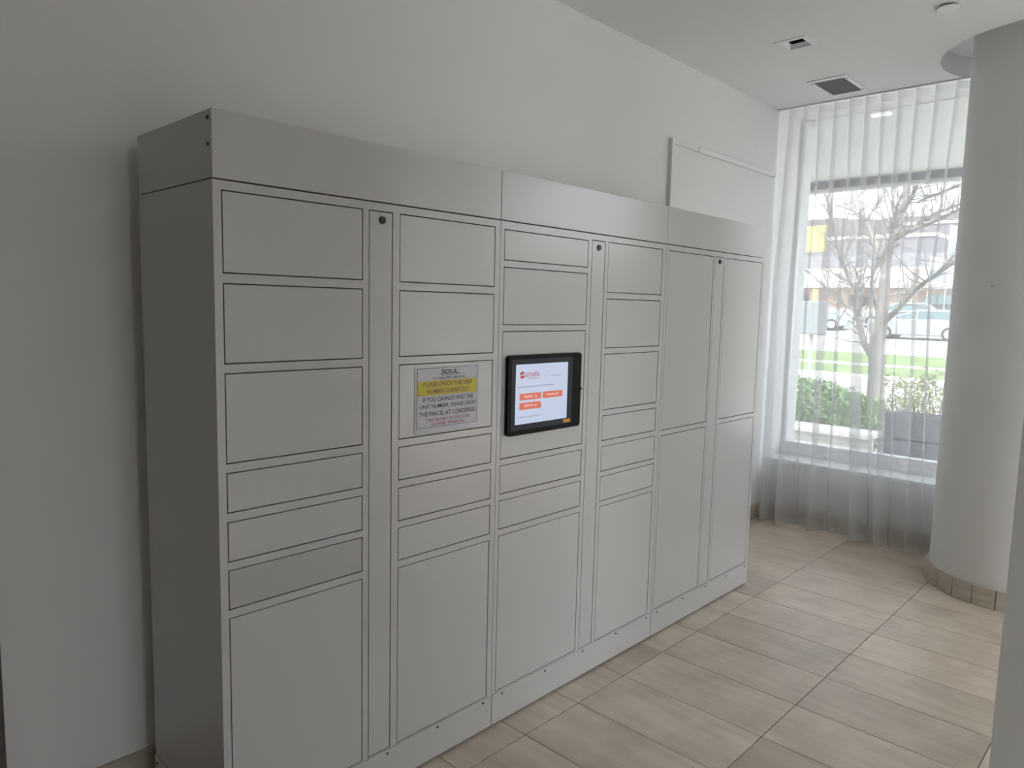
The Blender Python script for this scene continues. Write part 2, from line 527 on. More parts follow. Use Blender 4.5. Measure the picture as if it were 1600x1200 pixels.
# windows
def window(name, y0, y1, z0, label, mull=()):
    w = bpy.data.objects.new(name, None); w.location = (GX, (y0 + y1) / 2, z0); C.objects.link(w); struct(w, label)
    z1, t = CZ, 0.022
    build('window_frame', MB().box(GX - 0.01, GX + 0.03, y0, y0 + t, z0, z1, 0.003), 'aluminium', w)
    build('window_frame', MB().box(GX - 0.01, GX + 0.03, y1 - t, y1, z0, z1, 0.003), 'aluminium', w)
    build('window_frame', MB().box(GX - 0.03, GX + 0.05, y0 + t, y1 - t, z0, z0 + 0.10, 0.006), 'aluminium', w)
    build('window_frame', MB().box(GX, GX + 0.02, y0 + t, y1 - t, z1 - 0.006, z1), 'aluminium', w)
    ys = [y0 + t] + [m for m in mull] + [y1 - t]
    for m in mull:
        build('mullion', MB().box(GX - 0.01, GX + 0.03, m - 0.025, m + 0.025, z0 + 0.1, z1 - 0.006, 0.004), 'aluminium', w)
    for a, b in zip(ys[:-1], ys[1:]):
        build('pane', MB().box(GX + 0.008, GX + 0.012, a, b, z0 + 0.1, z1 - 0.006), 'window_glass', w)
window('window_1', 0.66, WY - 0.002, 0.444, 'tall window behind the sheer curtain')
window('added_window_2', -1.9, 0.1, 1.90, 'added unseen high window beyond the round column', (-0.9,))  # unseen window, added for room light and shaped to give the header highlight
def added_window_front(name, x0, x1, label, mull):
    w = bpy.data.objects.new(name, None); w.location = ((x0 + x1) / 2, YMIN - 0.1, 0.1); C.objects.link(w); struct(w, label)
    z0, z1, t, ya, yb = 0.1, 2.75, 0.05, YMIN - 0.14, YMIN - 0.06
    for p, q, r, u in ((x0, x0 + t, z0, z1), (x1 - t, x1, z0, z1), (x0 + t, x1 - t, z0, z0 + t), (x0 + t, x1 - t, z1 - t, z1)):
        build('window_frame', MB().box(p, q, ya, yb, r, u, 0.004), 'aluminium', w)
    for m in mull:
        build('mullion', MB().box(m - 0.025, m + 0.025, ya, yb, z0 + t, z1 - t, 0.004), 'aluminium', w)
    xs = [x0 + t] + list(mull) + [x1 - t]
    for p, q in zip(xs[:-1], xs[1:]):
        build('pane', MB().box(p, q, YMIN - 0.102, YMIN - 0.098, z0 + t, z1 - t), 'window_glass', w)
added_window_front('added_window_3', 0.3, 1.55, 'added unseen window behind the viewer for fill light', ())  # no known opening here; added to brighten the left of the lobby
added_window_front('added_window_4', 2.8, 5.2, 'added unseen window right of the partition wall', (4.0,))  # unseen glazing, added to light the locker fronts

# ------------------------------------------------------------------ parcel lockers
FY, BY = 1.7585, 2.237
ZB, ZK, ZS, ZT = 0.012, 0.124, 1.822, 1.985
ROWS7 = [(1.797, 1.595), (1.572, 1.370), (1.348, 1.116), (1.094, 0.988), (0.966, 0.859), (0.839, 0.732), (0.711, 0.127)]
ROWSC = [(1.793, 1.687), (1.666, 1.465), (1.445, 0.992), (0.971, 0.866), (0.844, 0.738), (0.716, 0.129)]
ROWS2 = [(1.796, 0.982), (0.960, 0.130)]
UNITS = [
    dict(x=(0.784, 1.771), cols=[(0.805, 1.216, ROWS7), (1.346, 1.748, ROWS7)], strip=(1.236, 1.321), lock=(1.282, 1.771),
         screws=[0.83, 1.07, 1.307, 1.515, 1.728], label='white parcel locker unit with the paper notice, nearest the viewer', odd=(0, 5)),
    dict(x=(1.773, 2.816), cols=[(1.791, 2.257, ROWSC), (2.386, 2.788, ROWS7)], strip=(2.279, 2.366), lock=(2.322, 1.769),
         screws=[1.825, 2.065, 2.303, 2.538, 2.774], label='white parcel locker unit with the black touchscreen tablet, middle one', odd=None),
    dict(x=(2.818, 3.805), cols=[(2.836, 3.247, ROWS2), (3.372, 3.779, ROWS2)], strip=(3.262, 3.352), lock=(3.305, 1.773),
         screws=[2.867, 3.103, 3.326, 3.547, 3.763], label='white parcel locker unit with four tall doors, beside the window', odd=None)]
gap = 0.003
for u in UNITS:
    x0, x1 = u['x']
    L = thing('parcel_locker', ((x0 + x1) / 2, (FY + BY) / 2, 0), u['label'], 'locker', 'parcel locker units along the wall')
    body = MB()
    body.box(x0, x0 + 0.004, FY, BY, ZB, ZS - 0.002)
    body.box(x1 - 0.004, x1, FY, BY, ZB, ZS - 0.002)
    body.box(x0 + 0.004, x1 - 0.004, BY - 0.004, BY, ZB, ZS - 0.002)
    body.box(x0 + 0.004, x1 - 0.004, FY + 0.023, BY, ZS - 0.006, ZS - 0.002)
    body.box(x0 + 0.004, x1 - 0.004, FY + 0.03, BY - 0.004, ZB, ZB + 0.01)
    build('body', body, 'powder_coat', L)
    build('back_panel', MB().box(x0 + 0.004, x1 - 0.004, FY + 0.024, FY + 0.028, ZB, ZS - 0.006), 'locker_inside', L)
    # face frame: stiles and rails around the openings
    fr = MB()
    sx0, sx1 = u['strip']
    (a0, a1, ra), (b0, b1, rb) = u['cols']
    top = ZS - 0.003
    for p, q in ((x0 + 0.004, a0), (a1, sx0), (sx1, b0), (b1, x1 - 0.004)):
        fr.box(p, q, FY, FY + 0.022, ZB, top)
    for c0, c1, rows in ((a0, a1, ra), (b0, b1, rb), (sx0, sx1, [(1.797, 0.127)])):
        z = top
        for t, b in rows:
            fr.box(c0, c1, FY, FY + 0.022, t, z)
            z = b
        fr.box(c0, c1, FY, FY + 0.022, ZB, z)
    build('face_frame', fr, 'powder_coat', L)
    k = 0
    for ci, (c0, c1, rows) in enumerate(u['cols']):
        for ri, (t, b) in enumerate(rows):
            kiosk = rows is ROWSC and ri == 2
            d = build('control_panel' if kiosk else 'door', MB().box(c0 + gap, c1 - gap, FY + random.uniform(-0.0003, 0.0006), FY + 0.018, b + gap, t - gap, 0.0015),
                      'powder_coat_aged' if u['odd'] == (ci, ri) else 'powder_coat', L)
            if u['odd'] == (ci, ri):
                d['label'] = 'slightly yellowed locker door'
    s = build('service_strip', MB().box(sx0 + gap, sx1 - gap, FY, FY + 0.018, 0.127 + gap, 1.797 - gap, 0.0015), 'powder_coat', L)
    lx, lz = u['lock']
    lk = build('lock', MB().cyl_y(lx, lz, FY - 0.005, FY + 0.004, 0.0125, 24, 0.011), 'dark_steel', L)
    build('keyway', MB().cyl_y(lx, lz, FY - 0.0062, FY - 0.002, 0.0085, 20), 'black_steel', lk)
    hd = MB()
    hd.box(x0, x1, FY - 0.001, BY, ZS + 0.001, ZT, 0.0015)
    h = build('header', hd, 'powder_coat', L)
    if x0 < 1:
        for z in (1.965, 1.903):
            build('screw', MB().tube([(x0 + 0.002, FY + 0.018, z), (x0 - 0.0035, FY + 0.018, z)], [0.0055, 0.0045], 12), 'black_steel', h)
    kk = build('kick_plate', MB().box(x0 + 0.0005, x1 - 0.0005, FY - 0.004, FY - 0.0002, ZB - 0.002, ZK, 0.001), 'powder_coat', L)
    for sx in u['screws']:
        build('screw', MB().cyl_y(sx, 0.113, FY - 0.0062, FY - 0.003, 0.0045, 12, 0.0035), 'black_steel', kk)
    if x0 < 1:                              # the end panel carries its own kick plate
        ks = build('kick_plate', MB().box(x0 - 0.0035, x0 - 0.0002, FY - 0.004, BY, ZB - 0.002, ZK, 0.001), 'powder_coat', L)
        for sy in (FY + 0.03, BY - 0.02):
            build('screw', MB().tube([(x0 - 0.002, sy, 0.105), (x0 - 0.006, sy, 0.105)], [0.0045, 0.0035], 12), 'black_steel', ks)
    for fx in (x0 + 0.05, x1 - 0.05):
        for fy in (FY + 0.06, BY - 0.06):
            build('levelling_foot', MB().lathe((fx, fy, 0), [(0.02, 0.0), (0.02, 0.006), (0.008, 0.008), (0.008, ZB + 0.002)], 16), 'black_steel', L)

# ------------------------------------------------------------------ touchscreen tablet
T = thing('touchscreen_tablet', (2.013, FY, 1.073), 'black framed touchscreen tablet showing an orange-button menu, on the middle locker', 'tablet')
TYF = FY - 0.016
build('bezel', MB().prism(rounded(1.810, 2.217, 1.073, 1.360, 0.014), TYF, FY - 0.0006), 'tablet_black', T)
build('screen_surround', MB().prism(rounded(1.826, 2.162, 1.091, 1.345, 0.004), TYF - 0.0008, TYF + 0.002), 'tablet_frame', T)
sc = build('screen', MB().prism([(1.846, 1.112), (2.133, 1.112), (2.133, 1.327), (1.846, 1.327)], TYF - 0.0014, TYF + 0.001), 'screen_white', T)
ys = TYF - 0.0018
# emblem: disc with an S band, then the red word
cx, cz, r = 1.879, 1.289, 0.0135
em = MB()
for sgn in (1, -1):
    pts = [(cx + r * math.cos(math.radians(a)), cz + r * math.sin(math.radians(a))) for a in range(20 if sgn > 0 else 200, 181 if sgn > 0 else 361, 20)]
    pts.append((cx - 0.006 * sgn, cz + 0.001 * sgn)); pts.append((cx + 0.004 * sgn, cz + 0.002 * sgn))
    em.prism(pts, ys, TYF - 0.001)
build('emblem', em, 'screen_text_red', sc)
lettering('lettering', 'smaile', 1.932, 1.2925, 0.072, 0.021, ys, 'screen_text_red', sc, 0.004)
def bars(x0, x1, z, h, words):
    m = MB(); x = x0; tot = sum(words) + 0.35 * (len(words) - 1)
    for w in words:
        ww = (x1 - x0) * w / tot
        m.box(x, x + ww, ys, TYF - 0.001, z - h / 2, z + h / 2)
        x += ww + (x1 - x0) * 0.35 / tot
    return m
build('fine_print', bars(1.905, 1.968, 1.276, 0.0022, (1, 3, 2, 3)), 'screen_text_red', sc)
build('fine_print', bars(2.03, 2.098, 1.2795, 0.0030, (1, 2, 3)), 'screen_text_grey', sc)
build('fine_print', bars(1.857, 2.055, 1.246, 0.0040, (3, 2, 3, 1, 3, 4, 3)), 'screen_text_grey', sc)
build('fine_print', bars(1.868, 1.985, 1.1372, 0.0030, (5, 1, 4)), 'screen_text_grey', sc)
for bx0, bx1, bz0, bz1, txt in ((1.867, 1.983, 1.198, 1.222, 'English (1)'), (1.991, 2.103, 1.198, 1.222, 'Français (2)'), (1.867, 1.983, 1.164, 1.189, '简体中文 (3)')):
    build('menu_button', MB().box(bx0, bx1, ys, TYF - 0.001, bz0, bz1), 'screen_orange', sc)
    lettering('lettering', txt, (bx0 + bx1) / 2, (bz0 + bz1) / 2, 0.066, 0.0125, ys - 0.0004, 'screen_text_light', sc, 0.003)
build('sticker', MB().prism(rounded(2.114, 2.156, 1.0945, 1.1075, 0.003), TYF - 0.0016, TYF - 0.0005), 'sticker_orange', T)
kb = MB().cyl_y(2.233, 1.217, FY - 0.012, FY - 0.0006, 0.0075, 18, 0.0065)
build('lock_knob', kb, 'chrome', T)
build('latch', MB().box(2.185, 2.233, TYF - 0.0035, TYF - 0.0002, 1.2155, 1.2185, 0.0008), 'tablet_black', T)

# ------------------------------------------------------------------ paper notice
N = thing('paper_notice', (1.543, FY, 1.126), 'printed paper delivery notice with a yellow band in a clear sleeve on a locker door', 'notice')
yb = FY - 0.0012
build('sleeve', MB().box(1.407, 1.678, yb - 0.0030, yb - 0.0026, 1.126, 1.3335), 'clear_sleeve', N)
build('sleeve_back', MB().box(1.407, 1.678, yb - 0.0006, yb, 1.126, 1.3335), 'paper', N)
sh = build('sheet', MB().box(1.4165, 1.6715, yb - 0.0013, yb - 0.0006, 1.143, 1.330), 'paper', N)
build('sheet_border', MB().box(1.4150, 1.4165, yb - 0.0014, yb - 0.0006, 1.142, 1.331).box(1.6715, 1.673, yb - 0.0014, yb - 0.0006, 1.142, 1.331)
      .box(1.4165, 1.6715, yb - 0.0014, yb - 0.0006, 1.142, 1.1432).box(1.4165, 1.6715, yb - 0.0014, yb - 0.0006, 1.3298, 1.331), 'ink_black', N)
build('yellow_band', MB().box(1.4165, 1.6715, yb - 0.0016, yb - 0.0012, 1.2445, 1.2905), 'paper_yellow', sh)
yt = yb - 0.0020
for txt, cx, cz, w, h, m, b in (
        ('SOUL', 1.550, 1.3178, 0.070, 0.0155, 'ink_navy', 0.03),
        ('TO DELIVERY PERSON,', 1.546, 1.2975, 0.142, 0.0085, 'ink_black', 0.012),
        ('PLEASE CHECK THE UNIT', 1.545, 1.2795, 0.212, 0.0135, 'ink_brown', 0.012),
        ('NUMBER CORRECTLY', 1.545, 1.2570, 0.178, 0.0135, 'ink_brown', 0.012),
        ('IF YOU CANNOT FIND THE', 1.546, 1.2310, 0.216, 0.0142, 'ink_black', 0.012),
        ('UNIT NUMBER, PLEASE DROP', 1.546, 1.2085, 0.240, 0.0142, 'ink_black', 0.012),
        ('THE PARCEL AT CONCIERGE.', 1.546, 1.1855, 0.242, 0.0142, 'ink_black', 0.012),
        ('* NO DELIVERY TO THE DOOR', 1.545, 1.1660, 0.186, 0.0090, 'ink_red', 0.012),
        ('ALLOWED. THANK YOU.', 1.546, 1.1515, 0.146, 0.0090, 'ink_red', 0.012)):
    lettering('lettering', txt, cx, cz, w, h, yt, m, sh, b)
build('logo_lines', MB().box(1.512, 1.589, yt, yb - 0.001, 1.3058, 1.3068).box(1.508, 1.520, yt, yb - 0.001, 1.3098, 1.3114).box(1.582, 1.595, yt, yb - 0.001, 1.3098, 1.3114), 'ink_navy', sh)

# ------------------------------------------------------------------ cable raceway on the wall above
RW = thing('cable_raceway', (4.45, WY, 2.5), 'white plastic cable raceway on the wall above the far locker', 'raceway')
ry = WY - 0.0005
zr = 2.502
build('vertical_duct', MB().box(3.700, 3.728, ry - 0.024, ry, 1.78, zr + 0.012, 0.002), 'white_plastic', RW)
build('horizontal_duct', MB().box(3.728, 5.08, ry - 0.016, ry, zr - 0.014, zr + 0.010, 0.002), 'white_plastic', RW)
build('duct_cover', MB().box(4.010, 4.78, ry - 0.020, ry, zr - 0.017, zr + 0.013, 0.002), 'white_plastic', RW)
build('end_cap', MB().box(5.072, 5.084, ry - 0.019, ry, zr - 0.016, zr + 0.012, 0.002), 'white_plastic', RW)

# ------------------------------------------------------------------ ceiling fittings
x0, x1, y0, y1 = DL
cxd, cyd = (x0 + x1) / 2, (y0 + y1) / 2
D = thing('downlight', (cxd, cyd, CZ), 'square recessed downlight with white trim in the ceiling', 'light')
tr = MB(); tw = 0.006
inner = 0.020
for a in ((x0 - tw, x1 + tw, y0 - tw, y0 + inner), (x0 - tw, x1 + tw, y1 - inner, y1 + tw), (x0 - tw, x0 + inner, y0 + inner, y1 - inner), (x1 - inner, x1 + tw, y0 + inner, y1 - inner)):
    tr.box(*a, CZ - 0.004, CZ + 0.002)
build('trim', tr, 'white_metal', D)
ix0, ix1, iy0, iy1 = x0 + inner, x1 - inner, y0 + inner, y1 - inner
q, rh = 0.016, 0.018
vs = [(ix0, iy0, CZ), (ix1, iy0, CZ), (ix1, iy1, CZ), (ix0, iy1, CZ), (ix0 + q, iy0 + q, CZ + rh), (ix1 - q, iy0 + q, CZ + rh), (ix1 - q, iy1 - q, CZ + rh), (ix0 + q, iy1 - q, CZ + rh)]
build('reflector', MB().add(vs, [(0, 1, 5, 4), (1, 2, 6, 5), (2, 3, 7, 6), (3, 0, 4, 7)]), 'lamp_lens', D)
hb = MB()
for a in ((x0 - 0.01, x0, y0 - 0.01, y1 + 0.01), (x1, x1 + 0.01, y0 - 0.01, y1 + 0.01), (x0, x1, y0 - 0.01, y0), (x0, x1, y1, y1 + 0.01)):
    hb.box(*a, CZ + 0.003, CZ + 0.12)
hb.box(x0 - 0.01, x1 + 0.01, y0 - 0.01, y1 + 0.01, CZ + 0.12, CZ + 0.13)
build('lamp_housing', hb, 'duct', D)

x0, x1, y0, y1 = VT
V = thing('air_vent', ((x0 + x1) / 2, (y0 + y1) / 2, CZ), 'rectangular ceiling air vent with dark louvres and white frame', 'vent')
fr = MB(); bw = 0.025
for a in ((x0 - 0.022, x1 + 0.022, y0 - 0.018, y0 + 0.010), (x0 - 0.022, x1 + 0.022, y1 - 0.010, y1 + 0.018), (x0 - 0.022, x0 + 0.018, y0 + 0.010, y1 - 0.010), (x1 - 0.006, x1 + 0.022, y0 + 0.010, y1 - 0.010)):
    fr.box(*a, CZ - 0.006, CZ - 0.0003, 0.0015)
vf = build('frame', fr, 'white_metal', V)
build('duct_box', MB().box(x0 - 0.002, x1 + 0.002, y0 - 0.002, y1 + 0.002, CZ + 0.05, CZ + 0.06), 'duct', V)
ns = 12
for k in range(ns):
    x = x0 + 0.018 + (x1 - x0 - 0.024) * (k + 0.5) / ns
    vs = [(x - 0.010, y0, CZ + 0.012), (x + 0.006, y0, CZ - 0.003), (x + 0.008, y0, CZ - 0.002), (x - 0.008, y0, CZ + 0.013)]
    vs += [(a, y1, c) for a, b, c in vs]
    build('slat', MB().add(vs, [(0, 1, 2, 3), (4, 7, 6, 5), (0, 4, 5, 1), (1, 5, 6, 2), (2, 6, 7, 3), (3, 7, 4, 0)]), 'vent_slat', V)
for sx, sy in ((x0 + 0.04, y0 - 0.004), (x1 - 0.04, y0 - 0.004), (x0 + 0.04, y1 + 0.004), (x1 - 0.04, y1 + 0.004)):
    build('screw', MB().lathe((sx, sy, CZ), [(0.005, -0.0085), (0.006, -0.0055)], 12), 'grey_metal', vf)

SP = thing('sprinkler_cover', (3.894, 0.994, CZ), 'round white sprinkler cover plate on the ceiling near the column', 'sprinkler cover')
build('plate', MB().lathe((3.894, 0.994, CZ), [(0.044, -0.014), (0.046, -0.012), (0.046, -0.009)], 40), 'white_metal', SP, smooth='auto')
build('collar', MB().lathe((3.894, 0.994, CZ), [(0.038, -0.009), (0.038, -0.0002)], 32), 'grey_metal', SP, smooth='auto')

# ------------------------------------------------------------------ curtain and track
CXP = 5.10
tk = thing('curtain_track', (CXP, 1.6, CZ), 'slim ceiling curtain track above the window', 'curtain track')
build('rail', MB().box(CXP - 0.013, CXP + 0.013, 1.02, WY - 0.005, CZ - 0.009, CZ - 0.0003, 0.002), 'aluminium', tk)
cur = thing('sheer_curtain', (CXP, 1.66, 0.0), 'long white sheer curtain hanging in folds before the window', 'curtain')
YL = WY - 0.015
# folds: heading, middle and hem positions along the track, and whether the fold stays deep to the hem
PT = (1240, 1262, 1285, 1309, 1333, 1357, 1382, 1408, 1436, 1466, 1499, 1535)
PM = (1216, 1241, 1268, 1293, 1318, 1345, 1366, 1389, 1405, 1438, 1453, 1490)
PB = (1196, 1224, 1248, 1271, 1305, 1341, 1358, 1376, 1394, 1427, 1445, 1478)
DEEP = (0.9, 1.0, 0.12, 1.0, 0.10, 1.15, 0.2, 0.8, 0.25, 1.0, 0.3, 0.5)
WID = (1.0, 1.0, 1.0, 0.9, 1.0, 0.75, 1.0, 0.7, 1.0, 1.5, 1.0, 1.0)
NF, PER, NZ = len(PT), 36, 44
YF = [(at(a, 190, CXP).y, at(b, 450, CXP).y, at(c, 820, CXP).y) for a, b, c in zip(PT, PM, PB)]
YF = [(YL, YL, YL)] + YF
ZM = at(1340, 450, CXP).z
def fold_y(i, z):
    t, m, b = YF[max(0, min(len(YF) - 1, i))]
    if z > ZM:
        f = (CZ - z) / (CZ - ZM)
        return t + (m - t) * f
    f = 1 - z / ZM
    return m + (b - m) * f
def curt(t, z):
    """t counts folds from the wall (0 = selvedge, k = fold k), z height -> point"""
    h = 1 - z / CZ
    k = min(1.0, h * 2.2); k = k * k * (3 - 2 * k)
    i = int(math.floor(t + 0.5)); u = t - i
    j = int(math.floor(t)); f = t - j
    y = fold_y(j, z) * (1 - f) + fold_y(j + 1, z) * f
    deep = DEEP[i - 1] if 1 <= i <= NF else 0.0
    wid = WID[i - 1] if 1 <= i <= NF else 1.0
    s = 0.19 * (1 + (wid - 1) * k)
    g = math.exp(-(u / s) ** 2) - math.exp(-(0.5 / s) ** 2)
    lean = 0.048 * (1 - k) + k * 0.062 * deep * (0.8 + 0.2 * math.sin(2.3 * z + i))
    depth = 0.052 * (1 - k) + k * (0.07 + 0.05 * h) * deep
    if i < 1: lean = depth = 0.0
    x = CXP + 0.03 - depth * g + 0.010 * k * math.sin(2.1 * t + 1.3 * z) + 0.012 * k * math.cos(2 * math.pi * t) * 0.4
    y += lean * (g - 0.55)
    return (x, min(y, YL + 0.006), z)
def sheet(t0, t1, z0, z1, nz):
    n = max(2, int((t1 - t0) * PER))
    vs, fs = [], []
    for j in range(nz + 1):
        z = z0 + (z1 - z0) * j / nz
        for i in range(n + 1):
            vs.append(curt(t0 + (t1 - t0) * i / n, z))
    for j in range(nz):
        for i in range(n):
            a = j * (n + 1) + i
            fs.append((a, a + 1, a + n + 2, a + n + 1))
    return MB().add(vs, fs)
ztop, zbot = CZ - 0.016, 0.012
build('heading_tape', sheet(0, NF + 0.5, ztop - 0.045, ztop, 2), 'sheer_hem', cur, smooth=True)
build('side_hem', sheet(0, 0.16, zbot, ztop - 0.045, NZ), 'sheer_hem', cur, smooth=True)
build('panel', sheet(0.16, NF + 0.5, zbot + 0.012, ztop - 0.045, NZ), 'sheer_voile', cur, smooth=True)
build('bottom_hem', sheet(0.16, NF + 0.5, zbot, zbot + 0.012, 2), 'sheer_voile', cur, smooth=True)

# ------------------------------------------------------------------ outside
def gz(x):                                   # ground profile rising from the building to the street
    if x < 8: return -0.15
    if x < 40: return -0.15 + (x - 8) * 0.0178
    if x < 66: return 0.42 + (x - 40) * 0.0627
    return 2.05 + (x - 66) * 0.03
def strip(name, x0, x1, m, label, dz=0.0, y0=-30, y1=90):
    xs = sorted({x0, x1} | {v for v in (8, 40, 66) if x0 < v < x1}); n = len(xs) - 1; mb = MB(); vs, fs = [], []
    for x in xs:
        vs += [(x, y0, gz(x) + dz), (x, y1, gz(x) + dz), (x, y0, gz(x) - 0.3), (x, y1, gz(x) - 0.3)]
    for i in range(n):
        a = 4 * i
        fs += [(a, a + 4, a + 5, a + 1), (a + 2, a + 3, a + 7, a + 6), (a, a + 2, a + 6, a + 4), (a + 1, a + 5, a + 7, a + 3)]
    fs += [(0, 1, 3, 2), (4 * n, 4 * n + 2, 4 * n + 3, 4 * n + 1)]
    return struct(build(name, mb.add(vs, fs), m), label)
strip('ground_forecourt', -40, 5.62, 'pavement', 'pale paved forecourt before the added front windows', 0.0, -60, YMIN - 0.2)
strip('ground_terrace', 5.62, 11.0, 'pavement', 'pale paved terrace outside the window')
strip('ground_driveway', 11.0, 18.7, 'pavement', 'pale driveway beyond the hedge')
strip('ground_lawn', 18.7, 21.6, 'grass', 'green grass verge on the near side of the footpath', 0.02)
strip('ground_footpath', 21.6, 22.6, 'pavement', 'pale footpath between two grass verges', 0.01)
strip('ground_lawn', 22.6, 26.7, 'grass', 'green grass verge on the far side of the footpath', 0.02)
strip('ground_street', 26.7, 68.0, 'pavement', 'pale street and car park', -0.02, -60, 160)
struct(build('trim_3', MB().box(18.55, 18.7, -30, 90, -0.1, gz(18.6) + 0.05, 0.01), 'concrete'), 'concrete kerb of the grass verge')

# canopy over the terrace
can = bpy.data.objects.new('canopy', None); can.location = (7, 5, 3.0); C.objects.link(can)
struct(can, 'white canopy soffit outside above the window')
ZC = CZ
build('soffit', MB().box(5.62, 8.09, 1.25, 12, ZC, ZC + 0.15), 'soffit_paint', can)
build('fascia', MB().box(8.09, 8.17, 1.25, 12, ZC - 0.085, ZC + 0.20), 'roof_grey', can)  # dark grey puts the shade on the inner face into the colour
build('edge_trim', MB().box(8.07, 8.19, 1.25, 12, ZC - 0.115, ZC - 0.085), 'fascia_white', can)
d = at(1377, 178, 5.0) - CAM
lp = CAM + d * ((ZC - CAM.z) / d.z)
build('soffit_light', MB().box(lp.x - 0.03, lp.x + 0.03, lp.y - 0.06, lp.y + 0.06, ZC - 0.012, ZC - 0.001, 0.003), 'soffit_lens', can)

# low planter wall
W1 = thing('planter_wall', (7.4, 3.5, -0.15), 'low white planter wall outside the window, in front of the hedge', 'wall')
zt = at(1300, 672, 7.25).z
build('wall_body', MB().box(7.3, 7.5, 2.25, 9, -0.15, zt - 0.05), 'concrete', W1)
build('coping', MB().box(7.22, 7.58, 2.2, 9, zt - 0.05, zt, 0.008), 'fascia_white', W1)

# leafy shrubs and dry plants
def leaf_cluster(mb, c, rx, ry, rz, n, size, rnd):
    for _ in range(n):
        th = rnd.uniform(0, 2 * math.pi); ct = rnd.uniform(-0.6, 1); st = math.sqrt(1 - ct * ct); r = rnd.uniform(0.55, 1.0) ** 0.5
        p = Vector((c[0] + rx * r * st * math.cos(th), c[1] + ry * r * st * math.sin(th), c[2] + rz * r * ct))
        u = Vector((rnd.gauss(0, 1), rnd.gauss(0, 1), rnd.gauss(0, 1))).normalized()
        w = u.cross(Vector((rnd.gauss(0, 1), rnd.gauss(0, 1), rnd.gauss(0, 1)))).normalized()
        s = size * rnd.uniform(0.6, 1.3)
        mb.add([p - u * s, p + w * s * 0.5, p + u * s, p - w * s * 0.5], [(0, 1, 2, 3)])
rs = random.Random(3)
SHRUB = [(1252, 614, 9.0, 0.34, 'low green shrub at the left edge of the window'), (1285, 622, 8.9, 0.30, 'bushy green shrub behind the planter wall'),
         (1318, 634, 8.8, 0.30, 'rounded green shrub left of the tree trunk'), (1352, 648, 8.6, 0.26, 'small green shrub at the foot of the tree'),
         (1270, 648, 8.3, 0.30, 'low dense green shrub against the planter wall')]
for px, py, X, rad, lab in SHRUB:
    p = at(px, py, X)
    base = (p.x, p.y, gz(p.x))
    sbt = thing('shrub', base, lab, 'shrub', 'green shrubs outside the window')
    h = p.z + 0.15 - base[2]
    fol = MB(); leaf_cluster(fol, (p.x, p.y, base[2] + h * 0.55), rad * 1.2, rad * 1.2, h * 0.55, 1300, 0.035, rs)
    f = build('foliage', fol, 'leaf', sbt); f['kind'] = 'stuff'
    st = MB()
    for k in range(7):
        a = rs.uniform(0, 6.28)
        st.tube([base, (p.x + 0.1 * math.cos(a), p.y + 0.1 * math.sin(a), base[2] + h * 0.4), (p.x + rad * math.cos(a), p.y + rad * math.sin(a), base[2] + h * rs.uniform(0.7, 1.05))], [0.012, 0.008, 0.004], 5)
    build('stems', st, 'twig', sbt)
DRY = [(1402, 598, 8.3, 'thin twiggy shrub just right of the tree trunk'), (1425, 606, 8.0, 'half bare shrub with pale green leaves above the slatted box'), (1442, 612, 8.2, 'dry brown twiggy shrub with yellow flowers'), (1466, 600, 8.1, 'thin leafy shrub beside the round column')]
for px, py, X, lab in DRY:
    p = at(px, py, X); base = Vector((p.x, p.y, gz(p.x)))
    sb = thing('dry_shrub', base, lab, 'shrub', 'half bare shrubs outside the window')
    st, fo, fl = MB(), MB(), MB()
    for k in range(16):
        a = rs.uniform(0, 6.28); r = rs.uniform(0.05, 0.28); hh = (p.z - base.z) * rs.uniform(0.6, 1.1)
        e = base + Vector((r * math.cos(a), r * math.sin(a), hh))
        m = base + Vector((r * 0.35 * math.cos(a), r * 0.35 * math.sin(a), hh * 0.5))
        st.tube([base, m, e], [0.008, 0.006, 0.003], 5)
        leaf_cluster(fo, e, 0.10, 0.10, 0.12, 14, 0.028, rs)
        if k % 5 == 0: leaf_cluster(fl, m + Vector((0.02, 0, hh * 0.2)), 0.05, 0.05, 0.05, 6, 0.02, rs)
    build('stems', st, 'twig', sb)
    f = build('foliage', fo, 'leaf_dry', sb); f['kind'] = 'stuff'
    f = build('blossom', fl, 'flower', sb); f['kind'] = 'stuff'

# grey slatted planter box close to the window
p0, p1 = at(1384, 643, 6.55), at(1478, 655, 6.55)
SB = thing('slatted_box', (6.8, (p0.y + p1.y) / 2, -0.15), 'dark grey slatted planter box outside, low at right of the window', 'planter box')
ya, yb2, ztb = min(p0.y, p1.y), max(p0.y, p1.y), (p0.z + p1.z) / 2
yl = yb2; yr = ya - 0.55
build('liner', MB().box(6.60, 7.1, yr + 0.02, yl - 0.02, -0.149, ztb - 0.04), 'duct', SB)
nsl = 4; hs = (ztb + 0.15) / nsl
for k in range(nsl):
    z = -0.15 + k * hs
    build('slat', MB().box(6.55, 6.60, yr + 0.06, yl - 0.06, z + 0.008, z + hs - 0.008, 0.004), 'slat_grey', SB)
    build('slat', MB().box(6.60, 7.1, yl - 0.02, yl, z + 0.008, z + hs - 0.008, 0.004), 'slat_grey', SB)
for y in (yl - 0.06, yr):
    build('post', MB().box(6.54, 6.61, y, y + 0.06, -0.15, ztb + 0.01, 0.004), 'slat_grey', SB)

